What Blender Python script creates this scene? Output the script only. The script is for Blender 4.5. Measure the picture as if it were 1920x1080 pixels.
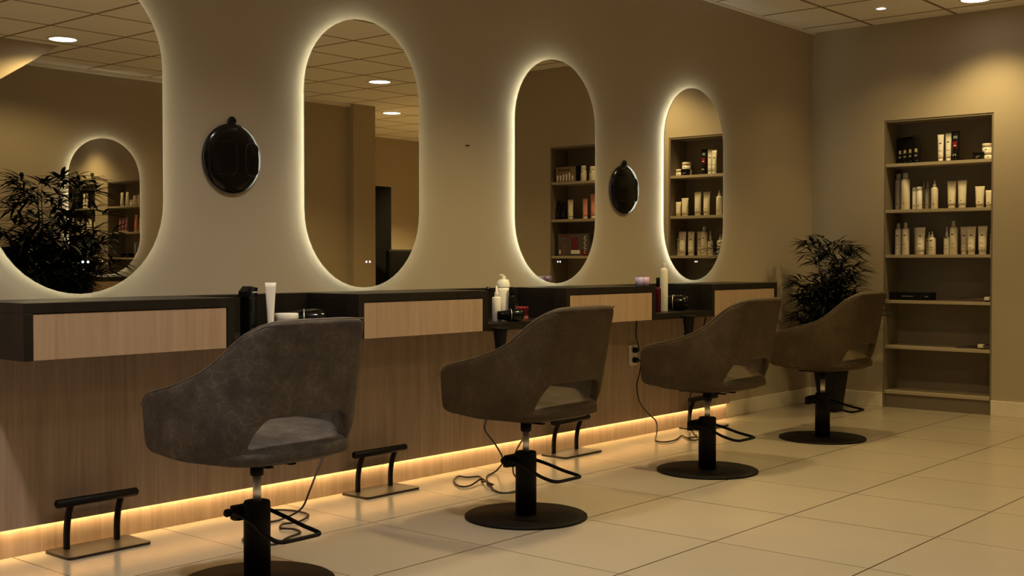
import bpy, bmesh, math, random
from mathutils import Vector, Matrix
PI = math.pi
scene = bpy.context.scene
C = scene.collection
for o in list(bpy.data.objects):
    bpy.data.objects.remove(o)

# ------------------------------------------------------------------ camera
F_PX = 2242.0
YAW = math.atan2(2872 - 960, F_PX)
PITCH = math.atan2(50, F_PX)
cam_d = bpy.data.cameras.new('camera'); cam = bpy.data.objects.new('camera', cam_d); C.objects.link(cam)
cam_d.sensor_width = 36.0; cam_d.lens = 36.0 * F_PX / 1920.0
cam_d.clip_start = 0.05; cam_d.clip_end = 60
cam.location = (0, -4.08, 1.04)
cam.rotation_euler = (PI / 2 - PITCH, 0, YAW - PI / 2)
scene.camera = cam

# ------------------------------------------------------------------ world, exposure, lights
w = bpy.data.worlds.new('world'); scene.world = w; w.use_nodes = True
w.node_tree.nodes['Background'].inputs[0].default_value = (0.02, 0.017, 0.012, 1)
w.node_tree.nodes['Background'].inputs[1].default_value = 1.0
vs = scene.view_settings
vs.view_transform = 'Standard'; vs.look = 'None'; vs.gamma = 1.0; vs.use_curve_mapping = False
vs.exposure = 0.5
WARM = (1.0, 0.73, 0.30)
NEUT = (1.0, 0.88, 0.72)
MIDW = (1.0, 0.78, 0.38)
# downlights: x, y, power, colour, lens radius
DOWNLIGHTS = [
    (7.70, -0.75, 8, WARM, 0.032, 'small recessed ceiling spot nearest the corner above the potted plant'),
    (7.83, -1.33, 52, WARM, 0.09, 'round ceiling downlight above the shelf niche, cut by the top edge'),
    (6.05, -1.33, 92, WARM, 0.09, 'round recessed ceiling downlight between the farthest two chairs'),
    (4.40, -1.33, 128, MIDW, 0.09, 'round recessed ceiling downlight between the second and third chairs'),
    (2.80, -1.33, 84, NEUT, 0.09, 'round recessed ceiling downlight between the two nearest chairs'),
    (1.20, -1.33, 112, NEUT, 0.09, 'round recessed ceiling downlight left of the nearest chair'),
    (5.20, -2.95, 42, MIDW, 0.09, 'added unseen round downlight farther back, behind the second and third chairs'),  # this rear row is unseen, added as fill for the wall cladding
    (3.20, -2.95, 45, NEUT, 0.09, 'added unseen round downlight farther back, behind the two nearest chairs'),
    (1.40, -2.95, 60, NEUT, 0.09, 'added unseen round downlight farther back, close to the camera'),
    (4.73, -4.50, 42, WARM, 0.10, 'bright round ceiling downlight reflected in the nearest mirror beside the sloped bulkhead'),
    (7.78, -4.25, 72, WARM, 0.10, 'bright round ceiling downlight reflected higher up in the second mirror'),
    (9.50, -5.88, 190, WARM, 0.10, 'round ceiling downlight reflected lower in the second mirror, beyond the pillar'),
    (11.2, -6.30, 520, WARM, 0.10, 'added unseen round downlight brightening the far area beyond the pillar'),  # out of view, added to make the far room brighter and golden
]
MIRROR_LED = 16.0
STRIP_LED = 20.0

# ------------------------------------------------------------------ materials
def mat(name):
    m = bpy.data.materials.new(name); m.use_nodes = True
    nt = m.node_tree; b = nt.nodes['Principled BSDF']
    return m, nt, b
def plain(name, col, rough=0.5, metal=0.0, spec=0.5, emit=None, estr=0.0, noise=0.0, nscale=20, bump=0.0, bscale=200):
    m, nt, b = mat(name)
    b.inputs['Base Color'].default_value = (*col, 1)
    b.inputs['Roughness'].default_value = rough
    b.inputs['Metallic'].default_value = metal
    b.inputs['Specular IOR Level'].default_value = spec
    if emit:
        b.inputs['Emission Color'].default_value = (*emit, 1)
        b.inputs['Emission Strength'].default_value = estr
    tc = nt.nodes.new('ShaderNodeTexCoord')
    if noise > 0:
        n = nt.nodes.new('ShaderNodeTexNoise'); n.inputs['Scale'].default_value = nscale; n.inputs['Detail'].default_value = 4
        nt.links.new(tc.outputs['Object'], n.inputs['Vector'])
        mx = nt.nodes.new('ShaderNodeMix'); mx.data_type = 'RGBA'
        mx.inputs[6].default_value = (*[c * (1 - noise) for c in col], 1)
        mx.inputs[7].default_value = (*[min(1, c * (1 + noise)) for c in col], 1)
        nt.links.new(n.outputs['Fac'], mx.inputs[0]); nt.links.new(mx.outputs[2], b.inputs['Base Color'])
    if bump > 0:
        n2 = nt.nodes.new('ShaderNodeTexNoise'); n2.inputs['Scale'].default_value = bscale
        nt.links.new(tc.outputs['Object'], n2.inputs['Vector'])
        bp = nt.nodes.new('ShaderNodeBump'); bp.inputs['Strength'].default_value = bump; bp.inputs['Distance'].default_value = 0.002
        nt.links.new(n2.outputs['Fac'], bp.inputs['Height']); nt.links.new(bp.outputs['Normal'], b.inputs['Normal'])
    return m
def wood(name, dark, light, rough=0.45, scale=(26, 26, 1.3), contrast=(0.3, 0.72), fine=0.35):
    m, nt, b = mat(name)
    tc = nt.nodes.new('ShaderNodeTexCoord'); mp = nt.nodes.new('ShaderNodeMapping')
    mp.inputs['Scale'].default_value = scale
    nt.links.new(tc.outputs['Object'], mp.inputs['Vector'])
    n = nt.nodes.new('ShaderNodeTexNoise'); n.inputs['Scale'].default_value = 1.0; n.inputs['Detail'].default_value = 6; n.inputs['Roughness'].default_value = 0.6
    n.inputs['Distortion'].default_value = 0.6
    nt.links.new(mp.outputs['Vector'], n.inputs['Vector'])
    mp2 = nt.nodes.new('ShaderNodeMapping'); mp2.inputs['Scale'].default_value = tuple(s * 6 for s in scale[:2]) + (scale[2] * 3,)
    nt.links.new(tc.outputs['Object'], mp2.inputs['Vector'])
    n2 = nt.nodes.new('ShaderNodeTexNoise'); n2.inputs['Scale'].default_value = 1.0; n2.inputs['Detail'].default_value = 3
    nt.links.new(mp2.outputs['Vector'], n2.inputs['Vector'])
    mm = nt.nodes.new('ShaderNodeMix'); mm.data_type = 'FLOAT'; mm.inputs[0].default_value = fine
    nt.links.new(n.outputs['Fac'], mm.inputs[2]); nt.links.new(n2.outputs['Fac'], mm.inputs[3])
    r = nt.nodes.new('ShaderNodeValToRGB'); r.color_ramp.elements[0].position = contrast[0]; r.color_ramp.elements[1].position = contrast[1]
    r.color_ramp.elements[0].color = (*dark, 1); r.color_ramp.elements[1].color = (*light, 1)
    nt.links.new(mm.outputs[0], r.inputs[0]); nt.links.new(r.outputs[0], b.inputs['Base Color'])
    b.inputs['Roughness'].default_value = rough
    b.inputs['Specular IOR Level'].default_value = 0.35
    return m
def grid_mat(name, x0, y0, pitch, width, tile, line, rough, var=0.04, faint_cross=0.0, spec=0.5, bump=0.0):
    """square tiles with joints, in object coordinates of a slab whose origin is the world origin"""
    m, nt, b = mat(name); N = nt.nodes; L = nt.links
    tc = N.new('ShaderNodeTexCoord'); sp = N.new('ShaderNodeSeparateXYZ'); L.new(tc.outputs['Object'], sp.inputs[0])
    def mth(op, a, bb=None, c=None):
        n = N.new('ShaderNodeMath'); n.operation = op
        for i, v in enumerate((a, bb, c)):
            if v is None: continue
            if isinstance(v, (int, float)): n.inputs[i].default_value = v
            else: L.new(v, n.inputs[i])
        return n.outputs[0]
    masks = []; cells = []
    for ax, o0 in ((0, x0), (1, y0)):
        u = mth('DIVIDE', mth('SUBTRACT', sp.outputs[ax], o0), pitch)
        fr = mth('FRACT', u); cells.append(mth('FLOOR', u))
        d = mth('MINIMUM', fr, mth('SUBTRACT', 1.0, fr))
        mr = N.new('ShaderNodeMapRange'); mr.interpolation_type = 'SMOOTHSTEP'
        mr.inputs['From Min'].default_value = width / pitch * 0.35; mr.inputs['From Max'].default_value = width / pitch * 0.65
        mr.inputs['To Min'].default_value = 1; mr.inputs['To Max'].default_value = 0
        L.new(d, mr.inputs['Value']); masks.append(mr.outputs[0])
    cv = N.new('ShaderNodeCombineXYZ'); L.new(cells[0], cv.inputs[0]); L.new(cells[1], cv.inputs[1])
    wn = N.new('ShaderNodeTexWhiteNoise'); L.new(cv.outputs[0], wn.inputs['Vector'])
    mx0 = masks[0]
    if faint_cross > 0:
        mx0 = mth('MULTIPLY', masks[0], mth('ADD', 1 - faint_cross, mth('MULTIPLY', wn.outputs['Value'], faint_cross)))
    mask = mth('MAXIMUM', mx0, masks[1])
    no = N.new('ShaderNodeTexNoise'); no.inputs['Scale'].default_value = 2.3; no.inputs['Detail'].default_value = 5; L.new(tc.outputs['Object'], no.inputs['Vector'])
    val = mth('ADD', 1 - var, mth('MULTIPLY', mth('ADD', mth('MULTIPLY', wn.outputs['Value'], 0.5), mth('MULTIPLY', no.outputs['Fac'], 1.0)), var))
    tcol = N.new('ShaderNodeVectorMath'); tcol.operation = 'SCALE'; tcol.inputs[0].default_value = tile; L.new(val, tcol.inputs['Scale'])
    mx = N.new('ShaderNodeMix'); mx.data_type = 'RGBA'; L.new(mask, mx.inputs[0]); L.new(tcol.outputs[0], mx.inputs[6]); mx.inputs[7].default_value = (*line, 1)
    L.new(mx.outputs[2], b.inputs['Base Color'])
    ro = mth('ADD', rough - 0.03, mth('MULTIPLY', no.outputs['Fac'], 0.07)); L.new(ro, b.inputs['Roughness'])
    b.inputs['Specular IOR Level'].default_value = spec
    if bump > 0:
        bp = N.new('ShaderNodeBump'); bp.inputs['Strength'].default_value = bump; bp.inputs['Distance'].default_value = 0.003
        L.new(mth('SUBTRACT', 1.0, mask), bp.inputs['Height']); L.new(bp.outputs['Normal'], b.inputs['Normal'])
    return m
def leather(name, base, vein, rough=0.55):
    m, nt, b = mat(name); N = nt.nodes; L = nt.links
    tc = N.new('ShaderNodeTexCoord')
    nz = N.new('ShaderNodeTexNoise'); nz.inputs['Scale'].default_value = 7; nz.inputs['Detail'].default_value = 5; L.new(tc.outputs['Object'], nz.inputs['Vector'])
    ad = N.new('ShaderNodeMix'); ad.data_type = 'VECTOR'; ad.inputs[0].default_value = 0.12
    L.new(tc.outputs['Object'], ad.inputs[4]); L.new(nz.outputs['Color'], ad.inputs[5])
    v = N.new('ShaderNodeTexVoronoi'); v.feature = 'DISTANCE_TO_EDGE'; v.inputs['Scale'].default_value = 44; L.new(ad.outputs[1], v.inputs['Vector'])
    r = N.new('ShaderNodeValToRGB'); r.color_ramp.elements[0].position = 0.0; r.color_ramp.elements[0].color = (1, 1, 1, 1); r.color_ramp.elements[1].position = 0.09; r.color_ramp.elements[1].color = (0, 0, 0, 1)
    L.new(v.outputs['Distance'], r.inputs[0])
    n2 = N.new('ShaderNodeTexNoise'); n2.inputs['Scale'].default_value = 13; n2.inputs['Detail'].default_value = 8; n2.inputs['Roughness'].default_value = 0.65; L.new(tc.outputs['Object'], n2.inputs['Vector'])
    r2 = N.new('ShaderNodeValToRGB'); r2.color_ramp.elements[0].position = 0.36; r2.color_ramp.elements[1].position = 0.75; L.new(n2.outputs['Fac'], r2.inputs[0])
    mu = N.new('ShaderNodeMath'); mu.operation = 'MULTIPLY'; L.new(r.outputs[0], mu.inputs[0]); L.new(r2.outputs[0], mu.inputs[1])
    mu2 = N.new('ShaderNodeMath'); mu2.operation = 'MULTIPLY_ADD'; L.new(mu.outputs[0], mu2.inputs[0]); mu2.inputs[1].default_value = 0.42
    mu3 = N.new('ShaderNodeMath'); mu3.operation = 'MULTIPLY'; L.new(r2.outputs[0], mu3.inputs[0]); mu3.inputs[1].default_value = 0.30
    L.new(mu3.outputs[0], mu2.inputs[2])
    mx = N.new('ShaderNodeMix'); mx.data_type = 'RGBA'; L.new(mu2.outputs[0], mx.inputs[0]); mx.inputs[6].default_value = (*base, 1); mx.inputs[7].default_value = (*vein, 1)
    L.new(mx.outputs[2], b.inputs['Base Color'])
    b.inputs['Roughness'].default_value = rough; b.inputs['Specular IOR Level'].default_value = 0.15
    bp = N.new('ShaderNodeBump'); bp.inputs['Strength'].default_value = 0.12; bp.inputs['Distance'].default_value = 0.002
    L.new(n2.outputs['Fac'], bp.inputs['Height']); L.new(bp.outputs['Normal'], b.inputs['Normal'])
    return m

WALL = plain('taupe_wall_paint', (0.42, 0.352, 0.258), 0.75, noise=0.03, nscale=3, bump=0.05, bscale=120)
CEIL = grid_mat('ceiling_tiles', 7.415, -0.46, 0.603, 0.024, (0.90, 0.86, 0.80), (0.24, 0.18, 0.12), 0.8, 0.08, spec=0.2)
FLOOR = grid_mat('floor_tiles', 3.245, -0.58, 0.602, 0.0065, (0.41, 0.348, 0.262), (0.07, 0.048, 0.030), 0.20, 0.09, faint_cross=0.55, spec=0.45)
PANEL = wood('oak_cladding', (0.30, 0.215, 0.160), (0.49, 0.375, 0.30), 0.5)
DRAWER = wood('light_oak_front', (0.31, 0.205, 0.130), (0.46, 0.325, 0.215), 0.45)
DARKW = wood('dark_stained_oak', (0.006, 0.005, 0.004), (0.020, 0.015, 0.011), 0.4)
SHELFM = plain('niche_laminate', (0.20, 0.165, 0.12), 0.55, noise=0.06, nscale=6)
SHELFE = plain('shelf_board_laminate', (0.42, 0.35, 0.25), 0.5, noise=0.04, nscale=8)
SKIRT = plain('stone_baseboard', (0.78, 0.71, 0.58), 0.4, noise=0.1, nscale=14)
MIRROR = plain('mirror_silver', (0.86, 0.85, 0.82), 0.0, 1.0)
MBACK = plain('mirror_backing', (0.5, 0.5, 0.48), 0.5)
GLASSEDGE = plain('polished_glass_edge', (0.6, 0.68, 0.62), 0.15, 0.2)
MLED = plain('mirror_led', (1, 1, 1), 0.5, emit=(0.97, 1.0, 0.80), estr=MIRROR_LED)
SLED = plain('strip_led', (1, 1, 1), 0.5, emit=(1.0, 0.66, 0.26), estr=STRIP_LED)
TOUCH = plain('lit_touch_icon', (1, 1, 1), 0.5, emit=(1, 1, 1), estr=1.2)
LEA1 = leather('grey_brown_leather', (0.052, 0.043, 0.038), (0.21, 0.175, 0.148))
LEA2 = leather('brown_leather', (0.050, 0.035, 0.019), (0.115, 0.080, 0.044))
PIPE = plain('leather_piping', (0.11, 0.085, 0.06), 0.5, noise=0.1)
BLK = plain('black_powder_coat', (0.006, 0.0045, 0.0035), 0.55, spec=0.15, noise=0.1, nscale=60)
BLKG = plain('glossy_black_plastic', (0.003, 0.003, 0.003), 0.16, spec=0.28, noise=0.1)
BLKP = plain('black_plastic', (0.005, 0.0045, 0.005), 0.45, spec=0.2, noise=0.1)
VBLK = plain('matt_black_lacquer', (0.0022, 0.002, 0.002), 0.7, spec=0.08, noise=0.1)
CHROME = plain('chrome', (0.95, 0.95, 0.97), 0.42, 0.85)
CORD = plain('dark_cord', (0.014, 0.009, 0.008), 0.45, noise=0.1)
WHITEP = plain('white_plastic', (0.90, 0.87, 0.78), 0.35, noise=0.03)
CREAMP = plain('cream_plastic', (0.90, 0.82, 0.65), 0.35, noise=0.03)
SILVP = plain('silver_plastic', (0.52, 0.49, 0.43), 0.3, 0.3, noise=0.04)
DARKP = plain('dark_mark_print', (0.02, 0.016, 0.012), 0.5, noise=0.1)
GREYP = plain('grey_print', (0.35, 0.31, 0.25), 0.5, noise=0.1)
GOLDP = plain('gold_print', (0.60, 0.47, 0.22), 0.4, noise=0.1)
REDP = plain('red_print', (0.24, 0.012, 0.018), 0.4, noise=0.15)
TEALP = plain('pale_teal_print', (0.25, 0.33, 0.30), 0.4, noise=0.15)
PINKP = plain('pink_plastic', (0.80, 0.34, 0.24), 0.35, noise=0.03)
PURPP = plain('mauve_plastic', (0.40, 0.17, 0.22), 0.35, noise=0.03)
LILAC = plain('lilac_plastic', (0.46, 0.42, 0.84), 0.3, noise=0.08)
WINE = plain('wine_red_plastic', (0.065, 0.005, 0.009), 0.2, noise=0.1)
SOCKM = plain('white_socket_plastic', (0.70, 0.66, 0.58), 0.4, noise=0.02)
CLOTHM = plain('dark_cloth', (0.05, 0.028, 0.022), 0.9, noise=0.3, nscale=30)
LEAFM = plain('dark_green_leaf', (0.0045, 0.0085, 0.0038), 0.5, spec=0.2, noise=0.4, nscale=10)
STEMM = plain('brown_cane', (0.035, 0.026, 0.014), 0.7, noise=0.3, nscale=30)
SOILM = plain('potting_soil', (0.02, 0.014, 0.01), 0.9, noise=0.4, nscale=60)
TRIMW = plain('white_trim', (0.82, 0.78, 0.70), 0.5, noise=0.02)
LENS = plain('lamp_lens', (1, 1, 1), 0.5, emit=(1.0, 0.93, 0.78), estr=4.5)
PLATE = plain('bronze_brown_plate', (0.026, 0.017, 0.012), 0.42, 0.0, spec=0.35, noise=0.1, nscale=12)

# ------------------------------------------------------------------ helpers
def link(o): C.objects.link(o); return o
def obj(name, bm, m, parent=None, smooth=False, loc=None):
    me = bpy.data.meshes.new(name); bmesh.ops.recalc_face_normals(bm, faces=bm.faces); bm.to_mesh(me); bm.free()
    ms = m if isinstance(m, (list, tuple)) else [m]
    for q in ms: me.materials.append(q)
    if smooth:
        for p in me.polygons: p.use_smooth = True
    o = bpy.data.objects.new(name, me); link(o)
    if parent: o.parent = parent
    if loc: o.location = loc
    return o
def tag(o, label=None, cat=None, group=None, kind=None):
    if label: o['label'] = label
    if cat: o['category'] = cat
    if group: o['group'] = group
    if kind: o['kind'] = kind
    return o
def thing(name, label, cat, loc=(0, 0, 0), rz=0, group=None):
    o = bpy.data.objects.new(name, None); link(o); o.location = loc; o.rotation_euler = (0, 0, rz); o.empty_display_size = 0.05
    return tag(o, label, cat, group)
def copy_tree(o, parent=None):
    c = o.copy(); link(c); c.parent = parent
    for ch in list(o.children): copy_tree(ch, c)
    return c
def bx(bm, lo, hi, bevel=0.0, seg=2, mi=0):
    r = bmesh.ops.create_cube(bm, size=1.0)
    vs_ = r['verts']
    c = [(lo[i] + hi[i]) / 2 for i in range(3)]; s = [abs(hi[i] - lo[i]) for i in range(3)]
    for v in vs_: v.co = Vector((c[0] + v.co.x * s[0], c[1] + v.co.y * s[1], c[2] + v.co.z * s[2]))
    fs = list({f for v in vs_ for f in v.link_faces})
    for f in fs: f.material_index = mi
    if bevel > 0:
        es = list({e for v in vs_ for e in v.link_edges})
        bmesh.ops.bevel(bm, geom=es, offset=bevel, segments=seg, affect='EDGES', profile=0.5)
    return bm
def B(lo, hi, bevel=0.0, seg=2):
    return bx(bmesh.new(), lo, hi, bevel, seg)
def lathe(bm, prof, seg=24, cx=0, cy=0, z0=0, mi=0, sx=1, sy=1):
    rings = []
    for r, z in prof:
        if r < 1e-6: rings.append([bm.verts.new((cx, cy, z0 + z))])
        else: rings.append([bm.verts.new((cx + sx * r * math.cos(2 * PI * k / seg), cy + sy * r * math.sin(2 * PI * k / seg), z0 + z)) for k in range(seg)])
    for a, b in zip(rings[:-1], rings[1:]):
        if len(a) == 1 and len(b) == 1: continue
        for k in range(seg):
            k2 = (k + 1) % seg
            if len(a) == 1: f = bm.faces.new((a[0], b[k], b[k2]))
            elif len(b) == 1: f = bm.faces.new((a[k], a[k2], b[0]))
            else: f = bm.faces.new((a[k], a[k2], b[k2], b[k]))
            f.material_index = mi
    return bm
def LA(prof, seg=24, **k): return lathe(bmesh.new(), prof, seg, **k)
def catmull(pts, sub=6, closed=False):
    P = [Vector(p) for p in pts]; n = len(P); out = []
    rng = n if closed else n - 1
    for i in range(rng):
        p0 = P[(i - 1) % n] if closed or i > 0 else P[i]; p1 = P[i]; p2 = P[(i + 1) % n]
        p3 = P[(i + 2) % n] if closed or i + 2 < n else p2
        for k in range(sub):
            t = k / sub
            out.append(0.5 * ((2 * p1) + (p2 - p0) * t + (2 * p0 - 5 * p1 + 4 * p2 - p3) * t * t + (3 * p1 - p0 - 3 * p2 + p3) * t ** 3))
    if not closed: out.append(P[-1])
    return out
def tube(bm, pts, r, seg=8, closed=False, rads=None):
    P = [Vector(p) for p in pts]; n = len(P); rings = []
    up = Vector((0, 0, 1)); t0 = (P[1] - P[0]).normalized()
    nrm = t0.cross(up)
    if nrm.length < 1e-3: nrm = t0.cross(Vector((1, 0, 0)))
    nrm.normalize()
    for i in range(n):
        if closed: t = (P[(i + 1) % n] - P[(i - 1) % n]).normalized()
        else: t = (P[min(i + 1, n - 1)] - P[max(i - 1, 0)]).normalized()
        nrm = (nrm - t * nrm.dot(t)).normalized(); bn = t.cross(nrm)
        rr = rads[i] if rads else r
        rings.append([bm.verts.new(P[i] + (nrm * math.cos(2 * PI * k / seg) + bn * math.sin(2 * PI * k / seg)) * rr) for k in range(seg)])
    m = n if closed else n - 1
    for i in range(m):
        a = rings[i]; b = rings[(i + 1) % n]
        for k in range(seg): bm.faces.new((a[k], a[(k + 1) % seg], b[(k + 1) % seg], b[k]))
    if not closed:
        bm.faces.new(rings[0]); bm.faces.new(list(reversed(rings[-1])))
    return bm
def T(pts, r, seg=8, closed=False, rads=None): return tube(bmesh.new(), pts, r, seg, closed, rads)
def prism(bm, outline, depth, axis='y', at=0.0):
    """outline list of (u,v); extruded along axis from at to at+depth"""
    def P(u, v, d):
        return {'y': (u, d, v), 'x': (d, u, v), 'z': (u, v, d)}[axis]
    a = [bm.verts.new(P(u, v, at)) for u, v in outline]; b = [bm.verts.new(P(u, v, at + depth)) for u, v in outline]
    n = len(a); bm.faces.new(a); bm.faces.new(list(reversed(b)))
    for i in range(n): bm.faces.new((a[i], a[(i + 1) % n], b[(i + 1) % n], b[i]))
    return bm
def stadium(w_, h_, n=24):
    r = w_ / 2; c = h_ / 2 - r; out = []
    for k in range(n + 1): a = PI * k / n; out.append((r * math.cos(a), c + r * math.sin(a)))
    for k in range(n + 1): a = PI + PI * k / n; out.append((r * math.cos(a), -c + r * math.sin(a)))
    return out
def sm(x, a, b):
    t = max(0.0, min(1.0, (x - a) / (b - a))); return t * t * (3 - 2 * t)
def struct(name, bm, m): return tag(obj(name, bm, m), kind='structure')

# ------------------------------------------------------------------ the room
H = 2.73; X = 8.22; XL = -1.6; YO = -5.70; XE = 9.0; YF = -7.95; XF = 13.0
struct('floor', B((XL, YF, -0.06), (XF, 0, 0)), FLOOR)
struct('ceiling', B((XL, YF, H), (XF, 0, H + 0.06)), CEIL)
struct('wall_back', B((XL, 0, 0), (X + 0.3, 0.12, H)), WALL)
N1 = (-1.318, -0.555); N2 = (-2.55, -1.612); NZ = 2.04; ND = 0.25
bm = bmesh.new()
for a, b, z0 in ((-0.555, 0, 0), (N1[0], N1[1], NZ), (N2[1], N1[0], 0), (N2[0], N2[1], NZ), (-3.8, N2[0], 0)):
    bx(bm, (X, a, z0), (X + 0.30, b, H))
for n in (N1, N2): bx(bm, (X + ND, n[0], 0), (X + 0.30, n[1], NZ))
struct('wall_right', bm, WALL)
struct('wall_left', B((XL - 0.12, YO, 0), (XL, 0, H)), WALL)
struct('wall_front', B((XL, YO - 0.12, 0), (XE - 0.32, YO, H)), WALL)
struct('wall_pillar', B((XE - 0.32, YF, 0), (XE, YO + 0.08, H)), WALL)
struct('wall_far', B((XE, YF - 0.12, 0), (XF, YF, H)), WALL)
struct('wall_far_side', B((XF, YF, 0), (XF + 0.12, -3.8, H)), WALL)
struct('wall_far_return', B((X + 0.30, -3.8, 0), (XF, -3.68, H)), WALL)
# sloped bulkhead reflected in the nearest mirror
bm = bmesh.new(); prism(bm, [(4.861, H), (XL, H), (XL, 1.2), (2.55, 1.2)], 0.10, 'y', -4.90)
struct('trim_1', bm, WALL)
# ceiling perimeter angles
bm = bmesh.new(); bx(bm, (XL, -0.022, H - 0.012), (X, 0, H)); struct('trim_2', bm, TRIMW)
bm = bmesh.new(); bx(bm, (XL, YO, H - 0.03), (XE - 0.32, YO + 0.04, H)); struct('trim_3', bm, TRIMW)
# baseboards
struct('baseboard_back', B((6.945, -0.015, 0), (X, 0, 0.102), 0.002), SKIRT)
bm = bmesh.new()
for a, b in ((-0.555, -0.015), (N2[1], N1[0]), (-3.8, N2[0])): bx(bm, (X - 0.015, a, 0), (X, b, 0.102), 0.002)
struct('baseboard_right', bm, SKIRT)
# oak cladding below the vanities with lit plinth
PX0, PX1 = 0.6, 6.93
cl = struct('trim_4', bx(B((PX0, -0.062, 0.120), (PX1, -0.001, 0.90)), (PX0, -0.062, 0.104), (PX1, -0.056, 0.1199)), PANEL)
struct('trim_5', B((PX0, -0.034, 0.0), (PX1, -0.001, 0.1195)), PANEL)
led = obj('led_strip', B((PX0, -0.0555, 0.113), (PX1 - 0.002, -0.0345, 0.119)), SLED)
tag(led, 'warm glowing light strip running along the foot of the oak wall cladding', 'light strip')

# ------------------------------------------------------------------ downlights
for i, (x, y, p, col, r, lab) in enumerate(DOWNLIGHTS):
    t = thing('ceiling_downlight', lab, 'ceiling light', (x, y, H))
    obj('trim_ring', LA([(r, -0.001), (r, -0.006), (r * 1.12, -0.006), (r * 1.18, -0.001), (r, -0.001)], 32), TRIMW, t, True)
    obj('lens', LA([(0, -0.0035), (r, -0.0035), (r, -0.0005), (0, -0.0005)], 32), LENS, t)
    ld = bpy.data.lights.new('lamp_light', 'SPOT'); ld.energy = p; ld.color = col; ld.spot_size = math.radians(156 if abs(x - 4.73) < 0.01 else 118); ld.spot_blend = 0.35 if abs(x - 4.73) < 0.01 else 0.75
    ld.shadow_soft_size = r
    lo = bpy.data.objects.new('lamp_light', ld); link(lo); lo.parent = t; lo.location = (0, 0, -0.02)

# ------------------------------------------------------------------ mirrors
MC = (2.31, 3.715, 5.125, 6.535)
def make_mirror(label, loc, rz):
    t = thing('wall_mirror', label, 'mirror', loc, rz, None)
    w_, h_ = 0.70, 1.215
    bm = bmesh.new(); prism(bm, stadium(w_, h_), 0.005, 'y', -0.030)
    g = obj('mirror_glass', bm, [MIRROR, GLASSEDGE], t)
    for p in g.data.polygons:
        if abs(p.normal.y) < 0.5: p.material_index = 1
    bm = bmesh.new(); prism(bm, stadium(w_ - 0.13, h_ - 0.13), 0.0245, 'y', -0.0248)
    obj('backing_frame', bm, MBACK, t)
    # led tape around the rim of the backing
    o1 = stadium(w_ - 0.118, h_ - 0.118, 40); o0 = stadium(w_ - 0.128, h_ - 0.128, 40)
    bm = bmesh.new(); n = len(o1)
    R = [[bm.verts.new((q[0], y, q[1])) for q in ol] for ol, y in ((o1, -0.016), (o1, -0.005), (o0, -0.005), (o0, -0.016))]
    for a in range(4):
        r0, r1 = R[a], R[(a + 1) % 4]
        for k in range(n): bm.faces.new((r0[k], r0[(k + 1) % n], r1[(k + 1) % n], r1[k]))
    obj('led_tape', bm, MLED, t)
    for s in (-1, 1):
        b_ = bmesh.new(); lathe(b_, [(0, 0), (0.0045, 0), (0.0045, 0.0008), (0, 0.0008)], 12)
        o = obj('touch_button', b_, TOUCH, t); o.rotation_euler = (PI / 2, 0, 0); o.location = (0.02 + s * 0.0105, -0.0302, -0.49)
    return t
MLAB = ('pill shaped backlit mirror nearest the camera, cut by the left edge, plant reflected in it',
        'pill shaped backlit mirror second from left, ceiling lights and a pillar reflected in it',
        'pill shaped backlit mirror third from left, boxed products reflected in its right side',
        'pill shaped backlit mirror nearest the corner, rows of white products reflected across it')
for x, lab in zip(MC, MLAB): make_mirror(lab, (x, 0, 1.528), 0)
make_mirror('small looking backlit mirror reflected behind the plant in the nearest mirror', (5.77, YO, 1.528), PI)

# round black hand mirrors hanging on the wall
def make_disc(label, x):
    t = thing('hand_mirror', label, 'hand mirror', (x, -0.004, 1.462), 0, None)
    bm = LA([(0, 0), (0.138, 0), (0.143, 0.004), (0.143, 0.010), (0.141, 0.014), (0.11, 0.0175), (0.06, 0.020), (0, 0.0205)], 56)
    o = obj('disc', bm, BLKG, t, True); o.rotation_euler = (PI / 2, 0, 0)
    bm = bmesh.new()
    pts = [(0.0125 * math.cos(a), 0, 0.152 + 0.0125 * math.sin(a)) for a in [2 * PI * k / 20 for k in range(20)]]
    tube(bm, [(p[0], -0.008, p[2]) for p in pts], 0.0085, 8, True)
    obj('hanging_loop', bm, BLKG, t, True)
    for cx, hw in ((-0.052, 0.066), (0.092, 0.033)):  # room reflections in the gloss, modelled as raised outlines
        pts = []
        hh = 0.068; rr = min(0.028, hw * 0.8)
        for (sx_, sz_, a0) in ((1, 1, 0), (-1, 1, 90), (-1, -1, 180), (1, -1, 270)):
            for k in range(5):
                a = math.radians(a0 + 22.5 * k)
                u = cx + sx_ * (hw - rr) + rr * math.cos(a); v = sz_ * (hh - rr) + rr * math.sin(a)
                rad = math.hypot(u, v)
                prof = [(0, 0.0205), (0.06, 0.020), (0.11, 0.0175), (0.141, 0.014), (0.15, 0.01)]
                for (r0, y0), (r1, y1) in zip(prof[:-1], prof[1:]):
                    if r0 <= rad <= r1: yy = y0 + (y1 - y0) * (rad - r0) / (r1 - r0); break
                pts.append((u, -yy + 0.0005, v))
        obj('reflection_outline', T(pts, 0.0022, 6, True), BLKP, t, True)
    h = obj('wall_hook', B((-0.004, -0.012, 0.160), (0.004, 0.004, 0.168), 0.001), CHROME, t)
    return t
make_disc('round glossy black hand mirror hanging between the first and second backlit mirrors', 3.0)
make_disc('round glossy black hand mirror hanging between the third and fourth backlit mirrors', 5.79)
bm = bmesh.new(); tube(bm, [(4.428, 0, 1.621), (4.428, -0.006, 1.621)], 0.004, 8); tube(bm, [(4.446, 0, 1.622), (4.446, -0.006, 1.622)], 0.004, 8)
bx(bm, (4.430, -0.002, 1.6205), (4.444, 0, 1.6225))
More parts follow.
